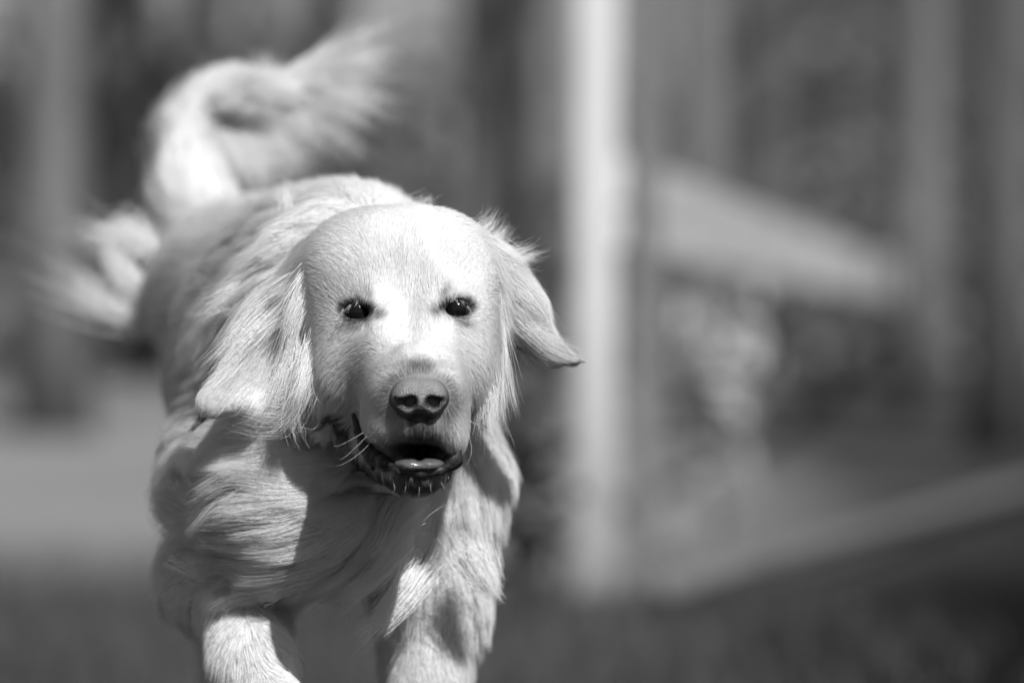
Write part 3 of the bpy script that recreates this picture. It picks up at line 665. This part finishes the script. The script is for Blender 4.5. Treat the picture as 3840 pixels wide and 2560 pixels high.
#MARK_BG
# ------------------------------------------------------------------ the place
def ground_z(x, y):
    z = np.zeros_like(x, float); t = np.clip((y - 16) / 26, 0, 1); z += 1.15 * t * t * (3 - 2 * t); t = np.clip((y - 34) / 18, 0, 1); z += 9 * t * t * (3 - 2 * t)
    z += .04 * np.sin(x * .9 + 1) * np.sin(y * .5) * np.clip((y - 3) / 6, 0, 1)
    return z
gx = np.concatenate([np.linspace(-260, -16, 16), np.linspace(-15, 15, 91), np.linspace(16, 260, 16)]); gy = np.concatenate([np.linspace(-30, -1, 15), np.linspace(0, 50, 151), np.linspace(54, 330, 30)])
GX, GY = np.meshgrid(gx, gy, indexing='ij'); GZ = ground_z(GX, GY)
ii = np.arange(len(gx) * len(gy)).reshape(len(gx), len(gy))
me = mesh_np('ground', np.stack([GX, GY, GZ], -1).reshape(-1, 3), np.stack([ii[:-1, :-1], ii[1:, :-1], ii[1:, 1:], ii[:-1, 1:]], -1).reshape(-1, 4))
m = bpy.data.materials.new('dry_ground'); m.use_nodes = True; n = m.node_tree.nodes; l = m.node_tree.links; b = n['Principled BSDF']; b.inputs['Roughness'].default_value = 1; b.inputs['Specular IOR Level'].default_value = .05
tc = n.new('ShaderNodeTexCoord'); sp = n.new('ShaderNodeSeparateXYZ'); l.new(tc.outputs['Object'], sp.inputs[0])
def noise(scale, det=5, mapping=None):
    t = n.new('ShaderNodeTexNoise'); t.inputs['Scale'].default_value = scale; t.inputs['Detail'].default_value = det
    if mapping:
        mp = n.new('ShaderNodeMapping'); mp.inputs['Scale'].default_value = mapping; l.new(tc.outputs['Object'], mp.inputs[0]); l.new(mp.outputs[0], t.inputs[0])
    else: l.new(tc.outputs['Object'], t.inputs[0])
    return t.outputs['Fac']
def math_(op, a, bb, c=None, clamp=False):
    q = n.new('ShaderNodeMath'); q.operation = op; q.use_clamp = clamp
    for i, v in enumerate((a, bb, c)):
        if v is None: continue
        if isinstance(v, (int, float)): q.inputs[i].default_value = v
        else: l.new(v, q.inputs[i])
    return q.outputs[0]
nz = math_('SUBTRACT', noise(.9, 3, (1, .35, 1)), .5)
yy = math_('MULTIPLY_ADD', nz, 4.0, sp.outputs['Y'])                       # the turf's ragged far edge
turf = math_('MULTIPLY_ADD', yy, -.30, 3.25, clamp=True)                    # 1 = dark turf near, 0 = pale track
rr = math_('MULTIPLY_ADD', sp.outputs['Y'], -.13, math_('ADD', sp.outputs['X'], .95))   # shade in the right foreground, painted into the ground colour
shade_near = math_('MULTIPLY', math_('ADD', rr, -.25), .9, clamp=True)
shade_right = math_('MULTIPLY', math_('MULTIPLY_ADD', sp.outputs['Y'], -.03, sp.outputs['X']), 1.3, clamp=True)  # tree shade over the right side, painted as a darker tone
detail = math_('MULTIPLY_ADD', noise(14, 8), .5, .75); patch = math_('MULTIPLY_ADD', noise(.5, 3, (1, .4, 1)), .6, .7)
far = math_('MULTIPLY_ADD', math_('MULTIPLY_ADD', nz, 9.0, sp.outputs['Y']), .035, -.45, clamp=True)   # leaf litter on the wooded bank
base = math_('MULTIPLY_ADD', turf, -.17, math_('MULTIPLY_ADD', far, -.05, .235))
base = math_('MULTIPLY', base, math_('MULTIPLY', math_('MULTIPLY_ADD', shade_near, -.85, 1.0), math_('MULTIPLY_ADD', shade_right, -.76, 1.0)))
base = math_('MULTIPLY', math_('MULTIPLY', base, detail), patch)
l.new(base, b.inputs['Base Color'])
bp = n.new('ShaderNodeBump'); bp.inputs['Distance'].default_value = .03; l.new(noise(30, 8), bp.inputs['Height']); l.new(bp.outputs[0], b.inputs['Normal'])
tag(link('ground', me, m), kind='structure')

def tube_mesh(pts, radii, seg=12, square=False, name='tube'):
    pts = [Vector(p) for p in pts]; Vv = []; Ff = []
    for i, p in enumerate(pts):
        t = (pts[min(i + 1, len(pts) - 1)] - pts[max(i - 1, 0)]).normalized(); u = t.cross(Vector((0, 0, 1)) if abs(t.z) < .9 else Vector((0, 1, 0))).normalized(); v = t.cross(u)
        for k in range(seg):
            a = 2 * math.pi * k / seg; Vv.append(p + (u * math.cos(a) + v * math.sin(a)) * radii[i] * (1 + .06 * math.sin(3 * a + i)))
    for i in range(len(pts) - 1):
        for k in range(seg): Ff.append((i * seg + k, i * seg + (k + 1) % seg, (i + 1) * seg + (k + 1) % seg, (i + 1) * seg + k))
    me = bpy.data.meshes.new(name); me.from_pydata(Vv, [], Ff + [tuple(range(seg))[::-1], tuple(range((len(pts) - 1) * seg, len(pts) * seg))]); return me
def box_mesh(a, bb, wd, ht, name, bev=.01):
    """beam from a to bb, width wd (horizontal), height ht, edges bevelled"""
    a = Vector(a); bb = Vector(bb); t = (bb - a).normalized(); up = Vector((0, 0, 1)) if abs(t.z) < .9 else Vector((0, 1, 0))
    u = t.cross(up).normalized(); v = u.cross(t); bm = bmesh.new(); vs = []
    for p in (a, bb):
        for su, sv in ((-1, -1), (1, -1), (1, 1), (-1, 1)): vs.append(bm.verts.new(p + u * su * wd / 2 + v * sv * ht / 2))
    for f in ((3, 2, 1, 0), (4, 5, 6, 7), (0, 1, 5, 4), (1, 2, 6, 5), (2, 3, 7, 6), (3, 0, 4, 7)): bm.faces.new([vs[i] for i in f])
    bmesh.ops.recalc_face_normals(bm, faces=bm.faces)
    bmesh.ops.bevel(bm, geom=list(bm.edges), offset=bev, segments=2, affect='EDGES'); me = bpy.data.meshes.new(name); bm.to_mesh(me); bm.free(); return me
def Pz(px, D, z=None, py=None):
    x = (px - 1920) / F * D
    if py is not None: z = CH - (py - 1280) / F * D
    return Vector((x, D - DF, z))
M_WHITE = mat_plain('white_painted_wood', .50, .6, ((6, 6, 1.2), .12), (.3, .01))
_n = M_WHITE.node_tree.nodes; _l = M_WHITE.node_tree.links     # shade over the lower half, painted into the white
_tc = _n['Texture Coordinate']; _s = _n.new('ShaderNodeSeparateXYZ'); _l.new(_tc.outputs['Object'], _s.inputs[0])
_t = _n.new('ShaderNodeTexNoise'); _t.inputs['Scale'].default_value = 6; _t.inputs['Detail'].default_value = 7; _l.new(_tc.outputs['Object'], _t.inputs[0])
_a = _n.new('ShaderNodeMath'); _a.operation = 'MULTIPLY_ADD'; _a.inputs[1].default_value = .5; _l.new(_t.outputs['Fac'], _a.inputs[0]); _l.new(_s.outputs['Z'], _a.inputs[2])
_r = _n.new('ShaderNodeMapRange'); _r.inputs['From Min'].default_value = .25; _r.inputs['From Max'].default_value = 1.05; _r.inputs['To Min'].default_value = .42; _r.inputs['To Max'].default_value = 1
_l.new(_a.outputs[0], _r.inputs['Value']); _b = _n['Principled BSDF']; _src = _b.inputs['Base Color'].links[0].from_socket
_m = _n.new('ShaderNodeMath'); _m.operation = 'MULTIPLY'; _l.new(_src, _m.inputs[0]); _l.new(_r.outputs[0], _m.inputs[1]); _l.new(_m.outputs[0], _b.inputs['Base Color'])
M_GREY = mat_plain('weathered_wood', .30, .85, ((8, 8, 1.5), .3), (.5, .01))
M_RAIL = mat_plain('pale_rail_wood', .55, .7, ((3, 3, 12), .25), (.4, .01))
M_BARK = mat_plain('bark', .07, .95, ((9, 9, 2), .5), (1, .03))
M_LEAF = mat_plain('dark_leaves', .10, .7, (6, .5))
M_LEAF2 = mat_plain('undergrowth', .17, .8, (4, .5))

# fence: one thing with posts and rails
D0 = 12.0
fence = empty('fence', Pz(2245, D0, 0)); tag(fence, 'white post fence with pale double rails receding to the right behind the dog', 'fence')
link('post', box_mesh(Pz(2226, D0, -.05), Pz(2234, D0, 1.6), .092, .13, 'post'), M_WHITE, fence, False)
link('brace', box_mesh(Pz(2410, D0 + .22, -.05), Pz(2420, D0 + .22, 1.6), .065, .09, 'brace', .006), mat_plain('shaded_old_wood', .13, .9, ((8, 8, 1.5), .3), (.5, .01)), fence, False)  # the brace stands in shade; that shade is put into its dark colour
D1 = 88.0
def railz(py, D): return CH - (py - 1280) / F * D
z_up, z_lo = railz(665, D0), railz(830, D0)
pA = Pz(2300, D0, z_up); pB = Pz(3840, D1, z_up)
dirv = (pB - pA) * .39; dirv.z = 0
for zz, off in ((z_up, 0), (z_lo, .03)):
    link('rail', box_mesh((pA.x, pA.y + .12 + off, zz), (pA.x + dirv.x, pA.y + dirv.y, zz), .05, .115, 'rail', .008), M_RAIL, fence, False)

# weathered pole lying in the grass
a_ = Pz(2480, 11.0, .04); b_ = Pz(3950, 19.0, .06)
pole = link('fallen_pole', tube_mesh([a_.lerp(b_, t) for t in np.linspace(0, 1, 9)], [.028] * 9, 14, name='fallen_pole'), mat_plain('grey_old_wood', .11, .9, ((8, 8, 1.5), .3), (.5, .01)))
tag(pole, 'long grey weathered pole lying in the dark grass right of the fence post', 'pole')

# dry seed plant behind the fence
def plant(name, base, h, spread, nleaf, mat_s, mat_l, seed, label, leaf=(.05, .02)):
    r = np.random.default_rng(seed); rt = empty(name, base); tag(rt, label, 'plant'); Vv = []; Ff = []
    for s in range(7):
        a = r.uniform(0, 6.28); tip = Vector(base) + Vector((math.cos(a) * spread * r.uniform(.2, 1), math.sin(a) * spread * .7, h * r.uniform(.75, 1.05)))
        mid = Vector(base).lerp(tip, .5) + Vector((0, 0, h * .12))
        link('stem', tube_mesh([base, mid, tip], [.007, .005, .003], 6, name='stem'), mat_s, rt)
        for q in range(nleaf // 7):
            f = r.uniform(.3, 1); c = Vector(base).lerp(mid, f * 2) if f < .5 else mid.lerp(tip, f * 2 - 1)
            c = c + Vector(r.normal(size=3) * .03); u = Vector(unit(r.normal(size=3))); v = u.cross(Vector(unit(r.normal(size=3)))).normalized(); i = len(Vv)
            Vv += [c - u * leaf[0] * .5, c + v * leaf[1] * .5, c + u * leaf[0] * .5, c - v * leaf[1] * .5]; Ff.append((i, i + 1, i + 2, i + 3))
    me = bpy.data.meshes.new('leaves'); me.from_pydata(Vv, [], Ff); link('leaves', me, mat_l, rt, False)
M_DRY = mat_plain('dry_stalks', .38, .8, (10, .2))
gb = Pz(2700, 14.5, 0); plant('dry_plant', gb, 0.64, .11, 150, M_DRY, M_DRY, 4, 'pale dry leafy plant standing behind the fence right of the white post', (.09, .035))
gb = Pz(1990, 10.4, 0); plant('dark_plant', gb, .42, .05, 500, M_LEAF, M_LEAF, 5, 'low dark leafy plant between the dog and the white post', (.06, .03))

# trees of the wood
def tree(px, D, rad_, lean, mat, label, seed, h=7.5, crown=1.3):
    r = np.random.default_rng(seed); b0 = Pz(px, D, 0); b0.z = float(ground_z(np.array([b0.x]), np.array([b0.y]))[0]) - .05
    rt = empty('tree', b0); tag(rt, label, 'tree', 'trees of the wood')
    pts = [b0 + Vector((lean * t * h * .3 + .05 * math.sin(t * 5 + seed), 0, t * h)) for t in np.linspace(0, 1, 9)]
    link('trunk', tube_mesh(pts, [rad_ * (1.25 if i == 0 else 1 - .08 * i) for i in range(9)], 12, name='trunk'), mat, rt)
    for k in range(5):
        p = pts[5 + k % 4]; a = r.uniform(0, 6.28); e = p + Vector((math.cos(a) * 1.3, math.sin(a) * 1.3, .8)); link('limb', tube_mesh([p, p.lerp(e, .5) + Vector((0, 0, .15)), e], [rad_ * .4, rad_ * .28, rad_ * .1], 7, name='limb'), mat, rt)
    N = 1300; c = np.array(pts[-2]) + r.normal(size=(9, 3)) * np.array([crown * .55, crown * .55, crown * .45]); k = r.integers(0, 9, N)
    cc = c[k] + unit(r.normal(size=(N, 3))) * (r.random((N, 1)) ** .5) * crown * .55; u = unit(r.normal(size=(N, 3))) * .09; v = unit(np.cross(u, r.normal(size=(N, 3)))) * .05
    Vv = np.stack([cc - u, cc + v, cc + u, cc - v], 1).reshape(-1, 3); link('crown', mesh_np('crown', Vv, np.arange(N * 4).reshape(N, 4)), M_LEAF, rt, False)
M_BARKL = mat_plain('pale_bark', .125, .9, ((9, 9, 2), .35), (.8, .03))
TR = [(165, 25, .15, .0, M_BARKL, 'slim tree with pale bark at the far left of the wood'),
      (470, 30, .22, .0, M_BARK, 'thick dark tree behind the raised tail'),
      (1000, 34, .12, .02, M_BARKL, 'grey tree straight above the back of the dog'),
      (790, 36, .2, .02, M_BARKL, 'leaning grey tree seen through the tail plume'),
      (1240, 38, .22, .0, M_BARKL, 'far grey tree above the withers of the dog'),
      (2020, 37, .18, .0, M_BARKL, 'far grey tree close against the left of the white post'),
      (1820, 27, .21, .02, M_BARKL, 'broad pale grey tree left of the white post'),
      (2610, 25, .12, .02, M_BARKL, 'grey tree just right of the white post'),
      (2880, 31, .15, -.03, M_BARK, 'dim tree above the fence rails'),
      (3490, 27, .12, .0, M_BARKL, 'slim grey tree near the right end of the rails'),
      (3800, 24, .14, .0, M_BARK, 'dark tree at the right edge')]
for i, (px, D, r0, ln, mt, lb) in enumerate(TR): tree(px, D, r0, ln, mt, lb, 20 + i)

# far undergrowth: one mass
def mass(name, N, xr, yr, hfun, size, mat, seed):
    r = np.random.default_rng(seed); x = r.uniform(*xr, N); y = r.uniform(*yr, N); h = hfun(x, r); z = ground_z(x, y) + h
    c = np.stack([x, y, z], 1); u = unit(r.normal(size=(N, 3))) * size; v = unit(np.cross(u, r.normal(size=(N, 3)))) * size * .6
    Vv = np.stack([c - u, c + v, c + u, c - v], 1).reshape(-1, 3)
    return link(name, mesh_np(name, Vv, np.arange(N * 4).reshape(N, 4)), mat, None, False)
tag(mass('undergrowth', 9000, (-16, 16), (31, 38), lambda x, r: r.random(len(x)) ** .8 * .9, 0.10, M_LEAF, 31), 'dark leafy undergrowth filling the wood behind the trees', 'undergrowth', kind='stuff')
tag(mass('brush', 2500, (-14, 14), (22, 30), lambda x, r: r.random(len(x)) ** 1.6 * (.55 + .25 * np.sin(x * 1.1)), .07, M_LEAF2, 32), 'low brush and dead leaves at the foot of the wood', 'brush', kind='stuff')
# grass
N = 42000; r = np.random.default_rng(9); x = r.uniform(-3.2, 3.2, N); y = r.uniform(.3, 10.5, N); keep = r.random(N) > np.clip((y - 4) / 6, 0, 1) + np.clip((x + .5 - .13 * y) * 1.1, 0, .97); x = x[keep]; y = y[keep]; N = len(x)
h = r.uniform(.02, .07, N); a = r.uniform(0, 6.28, N); z = ground_z(x, y)
b0 = np.stack([x, y, z - .003], 1); sd = np.stack([np.cos(a), np.sin(a), 0 * a], 1) * .0035; tp = b0 + np.stack([r.normal(size=N) * .02, r.normal(size=N) * .02, h], 1)
Vv = np.stack([b0 - sd, b0 + sd, tp], 1).reshape(-1, 3)
M_GRASS = mat_plain('grass_blades', .06, .9, (3, .5), spec=.1)
tag(link('grass', mesh_np('grass', Vv, np.arange(N * 3).reshape(N, 3)), M_GRASS, None, False), 'short dark grass around and behind the dog', 'grass', kind='stuff')
